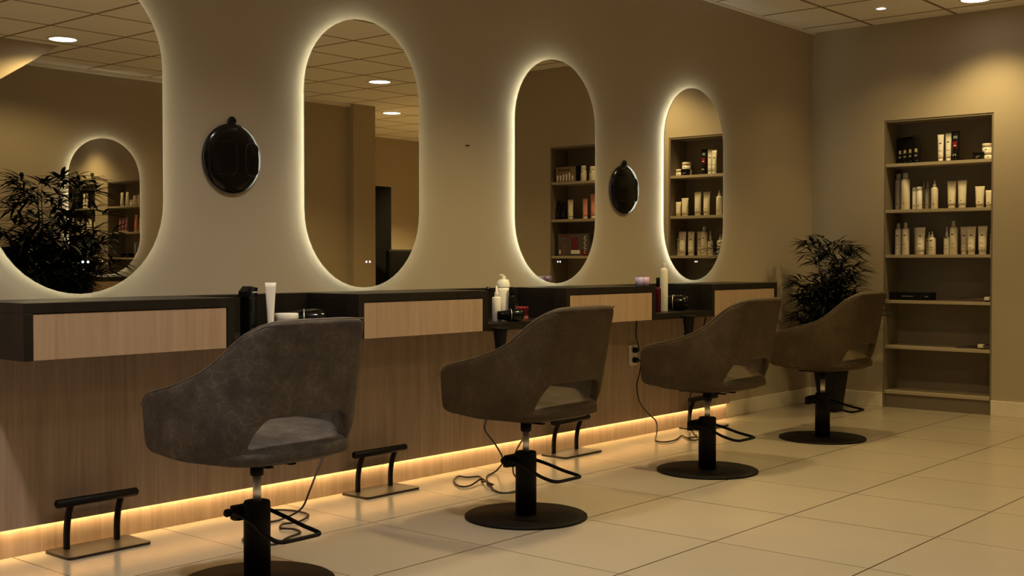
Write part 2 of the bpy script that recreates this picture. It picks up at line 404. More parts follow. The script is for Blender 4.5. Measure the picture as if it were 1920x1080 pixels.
tag(obj('wall_screw', bm, BLKP), 'tiny pair of dark screws left in the bare wall between the second and third mirrors', 'screw')

# ------------------------------------------------------------------ vanities and open shelves between them
VF = -0.40; VZ0 = 0.717; VZ1 = 0.905
BOXES = [(1.90, 2.72), (3.34, 4.145), (4.735, 5.54), (6.135, 6.935)]
VLAB = ('dark wood wall cabinet with a pale oak drawer, nearest the camera at the left edge',
        'dark wood wall cabinet with a pale oak drawer below the second mirror',
        'dark wood wall cabinet with an oak drawer below the third mirror',
        'dark wood wall cabinet with an oak drawer at the corner end of the row')
def make_vanity(label, x0, x1, y=0, rz=0, cx=None):
    w_ = x1 - x0; cx = (x0 + x1) / 2
    t = thing('wall_cabinet', label, 'cabinet', (cx, y, VZ0), rz, None)
    h_ = VZ1 - VZ0; a = -w_ / 2; b = w_ / 2
    bm = bmesh.new(); e = 0.0012
    bx(bm, (a, VF, h_ - 0.034), (b, -0.063, h_), e); bx(bm, (a, VF, 0), (a + 0.032, -0.063, h_ - 0.0345), e); bx(bm, (b - 0.032, VF, 0), (b, -0.063, h_ - 0.0345), e)
    bx(bm, (a + 0.0325, VF + 0.03, 0.002), (b - 0.0325, -0.063, 0.016), 0); bx(bm, (a + 0.0325, -0.08, 0.0165), (b - 0.0325, -0.063, h_ - 0.0345), 0)
    obj('carcass', bm, DARKW, t)
    obj('drawer', B((a + 0.0345, VF + 0.003, 0.0005), (b - 0.0345, VF + 0.022, h_ - 0.0365), 0.001), DRAWER, t)
    return t
for (a, b), lab in zip(BOXES, VLAB): make_vanity(lab, a, b)
# thin dark back rail behind the cabinets, on top of the cladding
struct('trim_6', B((PX0, -0.0625, 0.9005), (PX1, -0.001, 0.905)), DARKW)
make_vanity('dark wood wall cabinet reflected behind the plant in the nearest mirror', 5.36, 6.18, YO + 0.062, PI)
SHL = ('dark open shelf between the first two wall cabinets, holding a tube and a white lid',
       'dark open shelf between the second and third wall cabinets, holding white spray bottles',
       'dark open shelf between the third and last wall cabinets, holding a tall white spray can')
GAPS = [(2.72, 3.34), (4.145, 4.735), (5.54, 6.135)]
for (a, b), lab in zip(GAPS, SHL):
    t = thing('open_shelf', lab, 'shelf', ((a + b) / 2, 0, VZ0), 0, None); hw = (b - a) / 2 - 0.0008
    obj('shelf_board', B((-hw, VF + 0.002, -0.002), (hw, -0.063, 0.034), 0.001), DARKW, t)
    obj('back_board', B((-hw, -0.078, 0.0345), (hw, -0.063, VZ1 - VZ0), 0.0005), DARKW, t)

# ------------------------------------------------------------------ salon chairs
def shell_point(side, u, v):
    """side -1 left / +1 right; u 0 arm front .. 1 back centre; v 0 bottom .. 1 top"""
    W = 0.268; rx, ry = 0.125, 0.150; ys, ye = 0.212, -0.070
    L = [ys - ye, PI / 2 * 0.5 * (rx + ry), W - rx]
    s = u * sum(L)
    if s < L[0]: x = W; y = ys - s; f = 0.0
    elif s < L[0] + L[1]:
        a = (s - L[0]) / L[1] * PI / 2; x = W - rx + rx * math.cos(a); y = ye - ry * math.sin(a); f = 1 - math.cos(a)
    else: x = (W - rx) - (s - L[0] - L[1]); y = ye - ry - 0.010 * (1 - (x / (W - rx)) ** 2); f = 1.0
    # heights
    top = [(0.0, 0.588), (0.02, 0.608), (0.045, 0.624), (0.08, 0.634), (0.15, 0.645), (0.28, 0.664), (0.40, 0.688), (0.48, 0.707), (0.54, 0.735), (0.59, 0.772), (0.64, 0.818), (0.68, 0.848), (0.73, 0.864), (0.85, 0.868), (1.0, 0.868)]
    for (a0, b0), (a1, b1) in zip(top[:-1], top[1:]):
        if a0 <= u <= a1: zt = b0 + (b1 - b0) * sm(u, a0, a1) if False else b0 + (b1 - b0) * (u - a0) / (a1 - a0); break
    zb = 0.438 - 0.016 * sm(u, 0.0, 0.35) + 0.022 * (1 - sm(u, 0.0, 0.05))
    hole = sm(u, 0.600, 0.78)
    zb = zb + (0.566 - zb) * hole
    z = zb + (zt - zb) * v
    # profile: tuck under at the bottom, flare and lean back above
    tuck = (0.012 + 0.045 * sm(u, 0.25, 0.5)) * (1 - sm(z, 0.415, 0.52)) ** 1.3
    lean = 0.085 * max(0.0, (z - 0.50)) / 0.36 * sm(f, 0.0, 0.9)
    flare = 0.010 * sm(z, 0.48, 0.66) * (1 - f)
    narrow = 1 - 0.02 * sm(z, 0.60, 0.86) * f
    x = (x + flare) * narrow - tuck * (1 - 0.6 * f)
    y = y - lean + tuck * f * 0.8
    if u < 0.06: x -= 0.004
    return Vector((side * x, y, z))
def make_chair(label, leath):
    t = thing('salon_chair', label, 'chair')
    NU, NV = 26, 9
    us = [i / NU for i in range(NU + 1)]
    cols = [(-1, u) for u in us] + [(1, u) for u in reversed(us[:-1])]
    bm = bmesh.new()
    G = [[bm.verts.new(shell_point(s, u, j / NV)) for j in range(NV + 1)] for s, u in cols]
    for a, b in zip(G[:-1], G[1:]):
        for j in range(NV): bm.faces.new((a[j], b[j], b[j + 1], a[j + 1]))
    sh = obj('shell', bm, leath, t, True)
    md = sh.modifiers.new('thick', 'SOLIDIFY'); md.thickness = 0.040; md.offset = 0.0; md.use_even_offset = True
    md = sh.modifiers.new('round', 'SUBSURF'); md.levels = 2; md.render_levels = 2
    # piping along the outer top edge
    pp = []
    for s, u in cols:
        p = shell_point(s, u, 1.0); q = shell_point(s, u, 0.94)
        a = shell_point(s, max(0, u - 0.01), 1.0); b = shell_point(s, min(1, u + 0.01), 1.0)
        n = Vector((b.y - a.y, a.x - b.x, 0)); n.normalize()
        c0 = Vector((0, -0.02, p.z))
        if n.dot(p - c0) < 0: n = -n
        if u > 0.97: n = Vector((0, -1, 0))
        pp.append(p + n * 0.0165 + Vector((0, 0, -0.0035)))
    obj('piping', T(pp, 0.0020, 6), PIPE, t, True)
    # seat cushion with rounded rear bulging out below the opening
    def seat_ring(k, z, dy=0.0):
        out = []
        for i in range(40):
            a = 2 * PI * i / 40; c, s = math.cos(a), math.sin(a)
            ex = 2 / 3.2
            px = math.copysign(abs(c) ** ex, c) * 0.256; py = math.copysign(abs(s) ** ex, s) * 0.242
            out.append((px * k, (py - 0.012) * k + dy, z - (0.034 * sm(-py * k, 0.05, 0.235) if z > 0.45 else 0)))
        return out
    prof = [(0.70, 0.412), (0.86, 0.418), (0.965, 0.438), (1.0, 0.466), (0.995, 0.490), (0.95, 0.507), (0.86, 0.514), (0.5, 0.520), (0.2, 0.522)]
    bm = bmesh.new(); prev = None
    for k, z in prof:
        r = [bm.verts.new(p) for p in seat_ring(k, z)]
        if prev:
            for i in range(40): bm.faces.new((prev[i], prev[(i + 1) % 40], r[(i + 1) % 40], r[i]))
        else: bm.faces.new(r)
        prev = r
    bm.faces.new(list(reversed(prev)))
    obj('seat', bm, leath, t, True)
    # mechanism
    bm = bmesh.new(); bx(bm, (-0.10, -0.09, 0.398), (0.10, 0.09, 0.4115), 0.003)
    for s in (-1, 1): bx(bm, (s * 0.045 - 0.012, -0.13, 0.392), (s * 0.045 + 0.012, 0.13, 0.3978), 0.002)
    obj('mounting_plate', bm, BLK, t)
    obj('collar', LA([(0, 0.350), (0.020, 0.350), (0.022, 0.353), (0.022, 0.392), (0, 0.392)], 24), BLK, t, True)
    obj('piston', LA([(0, 0.255), (0.0135, 0.255), (0.0135, 0.352), (0, 0.352)], 24), CHROME, t, True)
    o = obj('pump_post', LA([(0, 0.012), (0.043, 0.012), (0.043, 0.262), (0.040, 0.268), (0.0, 0.268)], 32), BLK, t, False)
    for p in o.data.polygons: p.use_smooth = abs(p.normal.z) < 0.5
    o = obj('base_disc', LA([(0, 0), (0.248, 0), (0.250, 0.002), (0.250, 0.008), (0.246, 0.011), (0.06, 0.0125), (0, 0.0125)], 72), BLK, t, False)
    for p in o.data.polygons: p.use_smooth = p.normal.z > 0.3
    bm = bmesh.new(); bx(bm, (-0.052, 0.030, 0.205), (0.052, 0.075, 0.250), 0.004); bx(bm, (-0.030, 0.0755, 0.195), (0.030, 0.100, 0.240), 0.004)
    br = obj('pump_bracket', bm, BLK, t)
    for s in (-1, 1):
        k = obj('bracket_knob', LA([(0, 0), (0.012, 0), (0.013, 0.004), (0.013, 0.014), (0.010, 0.018), (0, 0.018)], 16), BLK, br, True)
        k.rotation_euler = (0, s * PI / 2, 0); k.location = (s * 0.066, 0.055, 0.232)
    lp = [(-0.058, 0.055, 0.236), (-0.060, 0.0, 0.226), (-0.066, -0.07, 0.212), (-0.078, -0.13, 0.194), (-0.084, -0.190, 0.183), (-0.078, -0.214, 0.180),
          (-0.055, -0.222, 0.179), (0.055, -0.222, 0.179), (0.078, -0.214, 0.180), (0.084, -0.190, 0.183), (0.078, -0.13, 0.194), (0.066, -0.07, 0.212), (0.060, 0.0, 0.226), (0.058, 0.055, 0.236)]
    obj('foot_lever', T(catmull(lp, 4), 0.0068, 10), BLK, t, True)
    return t
CHL = ('grey brown leather salon chair nearest the camera, on a black pedestal with chrome piston',
       'brown leather salon chair second from the camera, below the third mirror and its drawer',
       'brown leather salon chair third from the camera, right of the white wall socket',
       'brown leather salon chair farthest from the camera, in front of the potted plant')
CHP = [(2.39, -0.96, 0.0), (3.725, -0.978, 0.0), (5.128, -0.98, 0.0), (6.512, -0.923, 0.0)]
ch = make_chair(CHL[0], LEA1)
ch2 = make_chair(CHL[1], LEA2)
chairs = [ch, ch2, copy_tree(ch2), copy_tree(ch2)]
for c, (x, y, rz), lab in zip(chairs, CHP, CHL):
    c.location = (x, y, 0); c.rotation_euler = (0, 0, rz); c['label'] = lab; c['group'] = 'leather salon chairs in a row'

# ------------------------------------------------------------------ footrests
def make_footrest(label, x, y=-0.145):
    t = thing('footrest', label, 'footrest', (x, y, 0), 0, None)
    pl = []
    for (sx_, sy_, a0) in ((1, 1, 0), (-1, 1, 90), (-1, -1, 180), (1, -1, 270)):
        for k in range(5):
            a = math.radians(a0 + 22.5 * k); pl.append((sx_ * 0.147 + 0.018 * math.cos(a), sy_ * 0.070 + 0.018 * math.sin(a)))
    bm = bmesh.new(); prism(bm, pl, 0.010, 'z', 0.0)
    obj('floor_plate', bm, PLATE, t)
    for s in (-1, 1):
        pts = catmull([(s * 0.10, 0.045, 0.0095), (s * 0.10, 0.044, 0.07), (s * 0.10, 0.034, 0.125), (s * 0.10, 0.012, 0.178)], 6)
        obj('upright', T(pts, 0.0118, 12), BLK, t, True)
    bm = bmesh.new(); n = 14
    prof = [(0, -0.162), (0.010, -0.162), (0.0155, -0.157), (0.0155, 0.157), (0.010, 0.162), (0, 0.162)]
    lathe(bm, prof, 20)
    o = obj('foot_bar', bm, BLK, t, True); o.rotation_euler = (0, PI / 2, 0); o.location = (0, 0.006, 0.184)
    return t
FRL = ('black footrest with bar and floor plate nearest the camera, left of the nearest chair',
       'black footrest with bar on the floor between the first and second chairs',
       'black footrest with bar on the floor just right of the second chair pedestal',
       'black footrest with bar mostly hidden behind the third chair pedestal')
for x, lab in zip((2.308, 3.705, 5.112, 6.47), FRL): make_footrest(lab, x)

# ------------------------------------------------------------------ built-in shelf niches
def niche(label, y0, y1):
    t = thing('niche_shelving', label, 'shelving', (X, (y0 + y1) / 2, 0), 0, None)
    hw = (y1 - y0) / 2 - 0.001
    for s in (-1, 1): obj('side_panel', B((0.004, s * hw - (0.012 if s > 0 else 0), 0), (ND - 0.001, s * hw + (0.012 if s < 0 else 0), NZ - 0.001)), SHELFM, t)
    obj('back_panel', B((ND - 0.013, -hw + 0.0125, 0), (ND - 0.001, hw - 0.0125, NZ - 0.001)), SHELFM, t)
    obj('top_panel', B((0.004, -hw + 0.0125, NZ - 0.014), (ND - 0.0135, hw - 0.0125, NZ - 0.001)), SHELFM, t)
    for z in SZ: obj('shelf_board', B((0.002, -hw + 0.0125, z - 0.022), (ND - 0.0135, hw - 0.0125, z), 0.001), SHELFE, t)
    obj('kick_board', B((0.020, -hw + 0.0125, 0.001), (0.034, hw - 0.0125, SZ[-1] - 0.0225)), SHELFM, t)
SZ = (1.732, 1.406, 1.087, 0.765, 0.441, 0.120)
niche('built-in wall niche with six shelves of white hair products beside the potted plant', *N1)
niche('built-in wall niche of boxed and pink products, seen only reflected in the third mirror', *N2)

# product builders: origin at base, front faces local -x
def emblem(parent, kind, depth, z, hw=0.006, hh=0.003, m=DARKP, y=0.0):
    return obj('printed_mark', B((-depth - 0.0007, y - hw, z - hh), (-depth + 0.0006, y + hw, z + hh)), m, parent)
def bottle(label, loc, h, r, body=CREAMP, cap=SILVP, capr=0.45, caph=0.22, shoulder=0.10, marks='low', group=None, name='bottle', cat='bottle', nozzle=False, rz=0):
    t = thing(name, label, cat, loc, rz, group)
    hb = h * (1 - caph)
    obj('body', LA([(0, 0), (r * 0.94, 0), (r, r * 0.08), (r, hb * (1 - shoulder * 1.6)), (r * 0.93, hb * (1 - shoulder * 0.8)), (r * capr * 1.12, hb), (0, hb)], 24), body, t, True)
    c = r * capr
    if nozzle:
        obj('cap', LA([(0, hb + 0.0002), (c, hb + 0.0002), (c, hb + (h - hb) * 0.35), (c * 0.55, hb + (h - hb) * 0.5), (c * 0.35, h), (0, h)], 16), cap, t, True)
    else:
        obj('cap', LA([(0, hb + 0.0002), (c, hb + 0.0002), (c, h - 0.003), (c * 0.85, h), (0, h)], 16), cap, t, True)
    if marks == 'low': emblem(t, 0, r, h * 0.17, 0.0035, 0.0035, y=0.0)
    elif marks == 'mid':
        emblem(t, 0, r, h * 0.60, 0.008, 0.0035)
        emblem(t, 0, r, h * 0.32, 0.010, 0.0018, GREYP); emblem(t, 0, r, h * 0.20, 0.010, 0.0015, GREYP)
    return t
def sqtube(label, loc, h, w_, body=CREAMP, cap=CREAMP, marks='low', group=None, rz=0, capr=0.36, r0=0.40, deep=0.42):
    """squeeze tube standing on its cap; flat crimped end on top, w_ = crimp width"""
    t = thing('product_tube', label, 'tube', loc, rz, group)
    ch = h * 0.13
    obj('cap', LA([(0, 0), (w_ * capr, 0), (w_ * capr, ch), (0, ch)], 20), cap, t, True)
    bm = bmesh.new(); n = 24; prev = None; K = 9
    def dim(k): return w_ * (r0 + (0.5 - r0) * k ** 1.3), max(0.0012, w_ * deep * (1 - k) ** 0.75 * (1 if k < .93 else .7))
    for i in range(K + 1):
        k = i / K; hy, hx = dim(k); z = ch + 0.0003 + (h - ch) * k
        r = [bm.verts.new((hx * math.cos(2 * PI * q / n), hy * math.sin(2 * PI * q / n), z)) for q in range(n)]
        if prev:
            for q in range(n): bm.faces.new((prev[q], prev[(q + 1) % n], r[(q + 1) % n], r[q]))
        else: bm.faces.new(r)
        prev = r
    bm.faces.new(list(reversed(prev)))
    obj('body', bm, body, t, True)
    def dep(fz): return dim((fz * h - ch) / (h - ch))[1]
    if marks == 'low': emblem(t, 0, dep(0.27), h * 0.27, 0.0035, 0.0035)
    elif marks == 'mid':
        emblem(t, 0, dep(0.68), h * 0.68, 0.008, 0.0035); emblem(t, 0, dep(0.40), h * 0.40, 0.010, 0.0018, GREYP); emblem(t, 0, dep(0.25), h * 0.25, 0.009, 0.0015, GREYP)
    elif marks == 'gold':
        emblem(t, 0, dep(0.46), h * 0.46, 0.009, 0.014, GOLDP); emblem(t, 0, dep(0.28), h * 0.28, 0.008, 0.006, GREYP)
    elif marks == 'red':
        emblem(t, 0, dep(0.80), h * 0.80, 0.013, 0.011, TEALP); emblem(t, 0, dep(0.55), h * 0.52, 0.014, 0.030, REDP)
        emblem(t, 0, dep(0.55) + 0.001, h * 0.52, 0.006, 0.004, WHITEP); emblem(t, 0, dep(0.25), h * 0.20, 0.011, 0.008, GREYP)
    return t
def jar(label, loc, r, h, body=CREAMP, lid=CREAMP, group=None, mark=True, name='jar', cat='jar'):
    t = thing(name, label, cat, loc, 0, group)
    obj('body', LA([(0, 0), (r * 0.95, 0), (r, 0.004), (r, h * 0.55), (0, h * 0.55)], 28), body, t, True)
    obj('lid', LA([(0, h * 0.555), (r * 1.03, h * 0.555), (r * 1.03, h - 0.003), (r * 0.99, h), (0, h)], 28), lid, t, True)
    if mark: emblem(t, 0, r, h * 0.28, 0.005, 0.003, GREYP if body is BLKP else DARKP)
    return t
XF_ = X + 0.075; XB_ = X + 0.150
ga = 'products on the top niche shelf'; gb = 'products on the second niche shelf'; gc = 'products on the third niche shelf'
za, zb_, zc_ = SZ[0] + 0.0002, SZ[1] + 0.0002, SZ[2] + 0.0002
# top shelf
for k, (y, lab, xx) in enumerate([(-0.612, 'leftmost black tube in the group at the left of the top shelf', 0.16), (-0.660, 'second black tube from the left on the top shelf, gold print', 0.13),
                              (-0.711, 'third black tube from the left on the top shelf, gold print', 0.10), (-0.764, 'rightmost black tube of the left group on the top shelf, brightest gold print', 0.07)]):
    sqtube(lab, (X + xx, y, za), 0.193, 0.062, BLKP, BLKP, 'gold', 'black tubes on the top niche shelf', 0.0, 0.36, 0.40, 0.30)
sqtube('left one of two white tubes beside the red and black tube on the top shelf', (X + 0.07, -0.935, za), 0.190, 0.044, WHITEP, WHITEP, 'mid', ga)
sqtube('white tube touching the red and black tube on the top shelf', (X + 0.085, -0.983, za), 0.200, 0.044, WHITEP, WHITEP, 'mid', ga)
sqtube('black tube with a red label in the middle of the top shelf', (X + 0.08, -1.035, za), 0.205, 0.056, BLKP, BLKP, 'red', ga)
jar('low black jar left of the white jars at the right end of the top shelf', (X + 0.06, -1.198, za), 0.036, 0.052, BLKP, BLKP, ga)
jar('white jar at the right end of the top shelf beside the black jar', (X + 0.085, -1.264, za), 0.034, 0.055, WHITEP, CREAMP, ga)
jar('upper white jar stacked on another at the right end of the top shelf', (X + 0.135, -1.235, za + 0.0555), 0.036, 0.058, WHITEP, CREAMP, ga)
jar('lower white jar carrying the stacked white jar on the top shelf', (X + 0.155, -1.238, za), 0.035, 0.055, WHITEP, CREAMP, ga)
# second shelf
bottle('shaded tall round bottle at the left end of the second shelf', (X + 0.140, -0.606, zb_), 0.262, 0.025, SILVP, SILVP, 0.72, 0.15, 0.06, 'low', gb)
bottle('tallest cream bottle on the second shelf, standing in front of its twin', (X + 0.075, -0.684, zb_), 0.262, 0.030, CREAMP, SILVP, 0.62, 0.15, 0.07, 'low', gb)
bottle('left one of two short straight cylinder bottles on the second shelf', (X + 0.10, -0.742, zb_), 0.158, 0.018, WHITEP, WHITEP, 0.96, 0.16, 0.01, 'low', gb)
bottle('right one of two short straight cylinder bottles on the second shelf', (X + 0.08, -0.783, zb_), 0.160, 0.019, WHITEP, WHITEP, 0.96, 0.16, 0.01, 'low', gb)
bottle('rearmost of three slim spray bottles on the second shelf', (X + 0.16, -0.782, zb_), 0.200, 0.018, SILVP, SILVP, 0.5, 0.25, 0.06, 'low', gb, nozzle=True)
bottle('middle one of three slim spray bottles on the second shelf', (X + 0.12, -0.826, zb_), 0.200, 0.019, SILVP, SILVP, 0.5, 0.25, 0.06, 'low', gb, nozzle=True)
bottle('front cream slim spray bottle of the three on the second shelf', (X + 0.075, -0.893, zb_), 0.200, 0.024, CREAMP, CREAMP, 0.48, 0.24, 0.05, 'low', gb, nozzle=True)
sqtube('left one of the two tall cream tubes on the second shelf', (X + 0.08, -1.011, zb_), 0.190, 0.064, CREAMP, CREAMP, 'low', gb)
sqtube('right one of the two tall cream tubes on the second shelf', (X + 0.07, -1.087, zb_), 0.192, 0.064, CREAMP, CREAMP, 'low', gb)
sqtube('medium cream tube near the right end of the second shelf', (X + 0.07, -1.207, zb_), 0.146, 0.066, CREAMP, CREAMP, 'low', gb)
sqtube('shortest cream tube at the right end of the second shelf', (X + 0.07, -1.270, zb_), 0.116, 0.052, CREAMP, CREAMP, 'low', gb)
# third shelf
bottle('grey capped shampoo bottle at the left end of the third shelf', (X + 0.105, -0.622, zc_), 0.226, 0.023, WHITEP, SILVP, 0.52, 0.17, 0.05, 'mid', gc)
bottle('grey capped shampoo bottle second from the left on the third shelf', (X + 0.075, -0.688, zc_), 0.229, 0.025, CREAMP, SILVP, 0.52, 0.17, 0.05, 'mid', gc)
sqtube('rear one of two overlapping wide tubes near the left of the third shelf', (X + 0.135, -0.758, zc_), 0.192, 0.068, CREAMP, CREAMP, 'mid', gc)
sqtube('front one of two overlapping wide tubes near the left of the third shelf', (X + 0.075, -0.796, zc_), 0.192, 0.068, CREAMP, CREAMP, 'mid', gc)
bottle('small rear spray bottle beside the wide tubes on the third shelf', (X + 0.130, -0.836, zc_), 0.162, 0.024, CREAMP, WHITEP, 0.42, 0.26, 0.06, 'mid', gc, nozzle=True)
bottle('small front spray bottle beside the wide tubes on the third shelf', (X + 0.070, -0.880, zc_), 0.164, 0.025, CREAMP, WHITEP, 0.42, 0.26, 0.06, 'mid', gc, nozzle=True)
bottle('thin bottle with a long pointed nozzle in the middle of the third shelf', (X + 0.085, -0.978, zc_), 0.196, 0.021, WHITEP, WHITEP, 0.45, 0.36, 0.08, 'mid', gc, nozzle=True)
bottle('tallest bottle on the third shelf, beside the pointed nozzle', (X + 0.075, -1.028, zc_), 0.232, 0.026, CREAMP, SILVP, 0.50, 0.17, 0.05, 'mid', gc)
sqtube('rear one of two overlapping tubes right of the tallest bottle on the third shelf', (X + 0.110, -1.090, zc_), 0.192, 0.056, CREAMP, CREAMP, 'mid', gc)
sqtube('front one of two overlapping tubes right of the tallest bottle on the third shelf', (X + 0.075, -1.151, zc_), 0.192, 0.062, CREAMP, CREAMP, 'mid', gc)
sqtube('single cream tube near the right end of the third shelf', (X + 0.070, -1.228, zc_), 0.194, 0.066, CREAMP, CREAMP, 'mid', gc)
bottle('thin spray bottle at the right end of the third shelf', (X + 0.105, -1.283, zc_), 0.196, 0.018, WHITEP, WHITEP, 0.45, 0.26, 0.06, 'mid', gc, nozzle=True)
# fourth shelf: black appliance box and folded dark cape
t = thing('appliance_box', 'long flat black box on the fourth shelf of the niche', 'box', (X + 0.08, -0.740, SZ[3] + 0.0002))
obj('box_body', B((-0.045, -0.150, 0), (0.045, 0.150, 0.056), 0.003), BLKP, t)
obj('printed_mark', B((-0.0456, -0.020, 0.026), (-0.0445, 0.060, 0.030)), GREYP, t); obj('printed_mark', B((-0.0456, -0.125, 0.026), (-0.0445, -0.105, 0.031)), GREYP, t)
def cloth(name, label, x, y0, y1, z, h, tagy):
    t = thing(name, label, 'cloth', (x, (y0 + y1) / 2, z))
    rnd = random.Random(int(abs(y0) * 1000)); bm = bmesh.new(); n = 26; L_ = y1 - y0; rings = []
    for i in range(n + 1):
        k = i / n; y = -L_ / 2 + L_ * k
        hh = h * (0.25 + 0.75 * (1 - k)) * (0.8 + 0.35 * rnd.random()) * (0.25 if i in (0, n) else 1)
        hw = 0.06 * (0.75 + 0.25 * math.sin(k * 9)) * (0.5 if i in (0, n) else 1)
        rings.append([bm.verts.new((hw * math.cos(a), y, max(0, hh * max(0, math.sin(a)) * (0.8 + 0.3 * rnd.random())))) for a in [PI * q / 10 for q in range(11)]])
    for a, b in zip(rings[:-1], rings[1:]):
        for q in range(10): bm.faces.new((a[q], a[q + 1], b[q + 1], b[q]))
        bm.faces.new((a[10], a[0], b[0], b[10]))
    bm.faces.new(rings[0]); bm.faces.new(rings[-1])
    obj('folded_fabric', bm, CLOTHM, t, True)
    o = obj('white_tag', B((-0.066, -0.016, 0.006), (-0.020, 0.020, 0.010 + h * 0.55), 0.003), SOCKM, t); o.location = (0, tagy - (y0 + y1) / 2, 0.004)
    return t
cloth('folded_cape', 'crumpled dark cape with a white tag on the fourth shelf of the niche', X + 0.09, -1.296, -0.905, SZ[3] + 0.0002, 0.034, -1.276)
cloth('folded_gloves', 'small dark folded cloth with a white tag on the fifth shelf of the niche', X + 0.09, -1.296, -1.050, SZ[4] + 0.0002, 0.036, -1.235)
# second niche (seen in the mirrors)
g2 = 'products in the reflected niche'
sqtube('left of two tall white tubes on the top shelf of the reflected niche', (X + 0.08, -1.82, za), 0.175, 0.060, CREAMP, CREAMP, 'mid', g2)
sqtube('right of two tall white tubes on the top shelf of the reflected niche', (X + 0.08, -1.94, za), 0.178, 0.062, CREAMP, CREAMP, 'mid', g2)
jar('small white jar beside the tall tubes on the top shelf of the reflected niche', (X + 0.08, -2.045, za), 0.028, 0.075, WHITEP, CREAMP, g2)
bottle('rounded white bottle mid shelf on the top shelf of the reflected niche', (X + 0.07, -2.135, za), 0.125, 0.032, CREAMP, CREAMP, 0.8, 0.3, 0.2, 'mid', g2)
bottle('rounded white bottle next to the brown gift box in the reflected niche', (X + 0.07, -2.235, za), 0.135, 0.027, CREAMP, WHITEP, 0.8, 0.3, 0.2, 'mid', g2)
t = thing('gift_box', 'brown gift box printed with small white tubes on the top shelf of the reflected niche', 'box', (X + 0.06, -2.405, za))
obj('box_body', B((-0.03, -0.105, 0), (0.03, 0.105, 0.132), 0.002), plain('brown_card', (0.22, 0.16, 0.10), 0.5, noise=0.3, nscale=25), t)
bm = bmesh.new()
for k in range(6):
    y = -0.085 + 0.033 * k; hh = (0.05, 0.048, 0.055, 0.06, 0.068, 0.045)[k]
    prism(bm, [(y - 0.007, 0.008), (y + 0.007, 0.008), (y + 0.010, 0.008 + hh), (y - 0.010, 0.008 + hh)], 0.001, 'x', -0.0312)
obj('printed_tubes', bm, WHITEP, t)
bm = bmesh.new()
for k in range(5): bx(bm, (-0.0312, -0.075 + k * 0.026, 0.095), (-0.0302, -0.060 + k * 0.026, 0.110))
obj('printed_mark', bm, DARKP, t)
t = thing('carton', 'narrow black carton beside the brown gift box in the reflected niche', 'box', (X + 0.07, -2.283, za))
obj('box_body', B((-0.03, -0.012, 0), (0.03, 0.012, 0.135), 0.002), BLKP, t)
for k, (y, p, hh) in enumerate([(-1.775, 'leftmost', 0.180), (-1.848, 'middle', 0.184), (-1.921, 'rightmost', 0.186)]):
    sqtube(p + ' of three mauve tubes on the second shelf of the reflected niche', (X + 0.08, y, zb_), hh, 0.058, PURPP, CREAMP, 'low', 'mauve tubes in the reflected niche')
sqtube('taller coral pink tube on the second shelf of the reflected niche', (X + 0.08, -2.135, zb_), 0.215, 0.062, PINKP, CREAMP, 'low', g2)
sqtube('shorter coral pink tube on the second shelf of the reflected niche', (X + 0.08, -2.225, zb_), 0.175, 0.054, PINKP, CREAMP, 'low', g2)
sqtube('yellowish cream tube between black bottles and pink tubes in the reflected niche', (X + 0.08, -2.385, zb_), 0.172, 0.060, CREAMP, CREAMP, 'low', g2)
bottle('black bottle at the far end of the second shelf of the reflected niche', (X + 0.07, -2.505, zb_), 0.165, 0.022, BLKP, BLKP, 0.5, 0.25, 0.06, 'mid', g2)
bottle('black bottle beside the cream tube on the second shelf of the reflected niche', (X + 0.07, -2.448, zb_), 0.155, 0.020, BLKP, BLKP, 0.5, 0.25, 0.06, 'mid', g2)
jar('wide black tub on the third shelf of the reflected niche, beside the niche edge', (X + 0.09, -1.82, zc_), 0.055, 0.060, BLKP, BLKP, g2)
jar('wide black tub on the third shelf of the reflected niche, next to the red carton', (X + 0.09, -1.965, zc_), 0.055, 0.055, BLKP, BLKP, g2)
t = thing('gift_set', 'red and silver gift set box on the third shelf of the reflected niche', 'box', (X + 0.07, -2.320, zc_))
obj('box_body', B((-0.04, -0.165, 0), (0.04, 0.165, 0.190), 0.002), plain('dark_card', (0.10, 0.085, 0.085), 0.3, noise=0.5, nscale=25), t)
bm = bmesh.new(); bx(bm, (-0.0412, -0.02, 0.055), (-0.0402, 0.055, 0.160)); bx(bm, (-0.0412, 0.095, 0.0), (-0.0402, 0.160, 0.055)); bx(bm, (-0.0412, -0.15, 0.165), (-0.0402, -0.02, 0.178)); obj('red_print', bm, plain('dark_red_print', (0.15, 0.012, 0.022), 0.4, noise=0.3, nscale=60), t)
bm = bmesh.new(); bx(bm, (-0.0414, -0.02, 0.018), (-0.0402, 0.075, 0.050)); bx(bm, (-0.0414, -0.150, 0.020), (-0.0402, -0.135, 0.052)); obj('white_print', bm, WHITEP, t)
bm = bmesh.new()
for k in range(4):
    zc0 = 0.035 + k * 0.040; pts = [(-0.0418, 0.135 + 0.012 * math.cos(a), zc0 + 0.014 * math.sin(a)) for a in [0.6 + 5.0 * q / 12 for q in range(13)]]
    tube(bm, pts, 0.002, 6)
obj('printed_letters', bm, WHITEP, t)
obj('orange_bottle_print', B((-0.0414, -0.110, 0.004), (-0.0402, -0.085, 0.100)), plain('amber_print', (0.20, 0.08, 0.02), 0.4, noise=0.2), t)

# ------------------------------------------------------------------ things on the vanities
zs = VZ0 + 0.0342
def face(o, rz): o.rotation_euler[2] = rz; return o
CAMF = PI / 2 - 0.15   # local -x turned towards the room
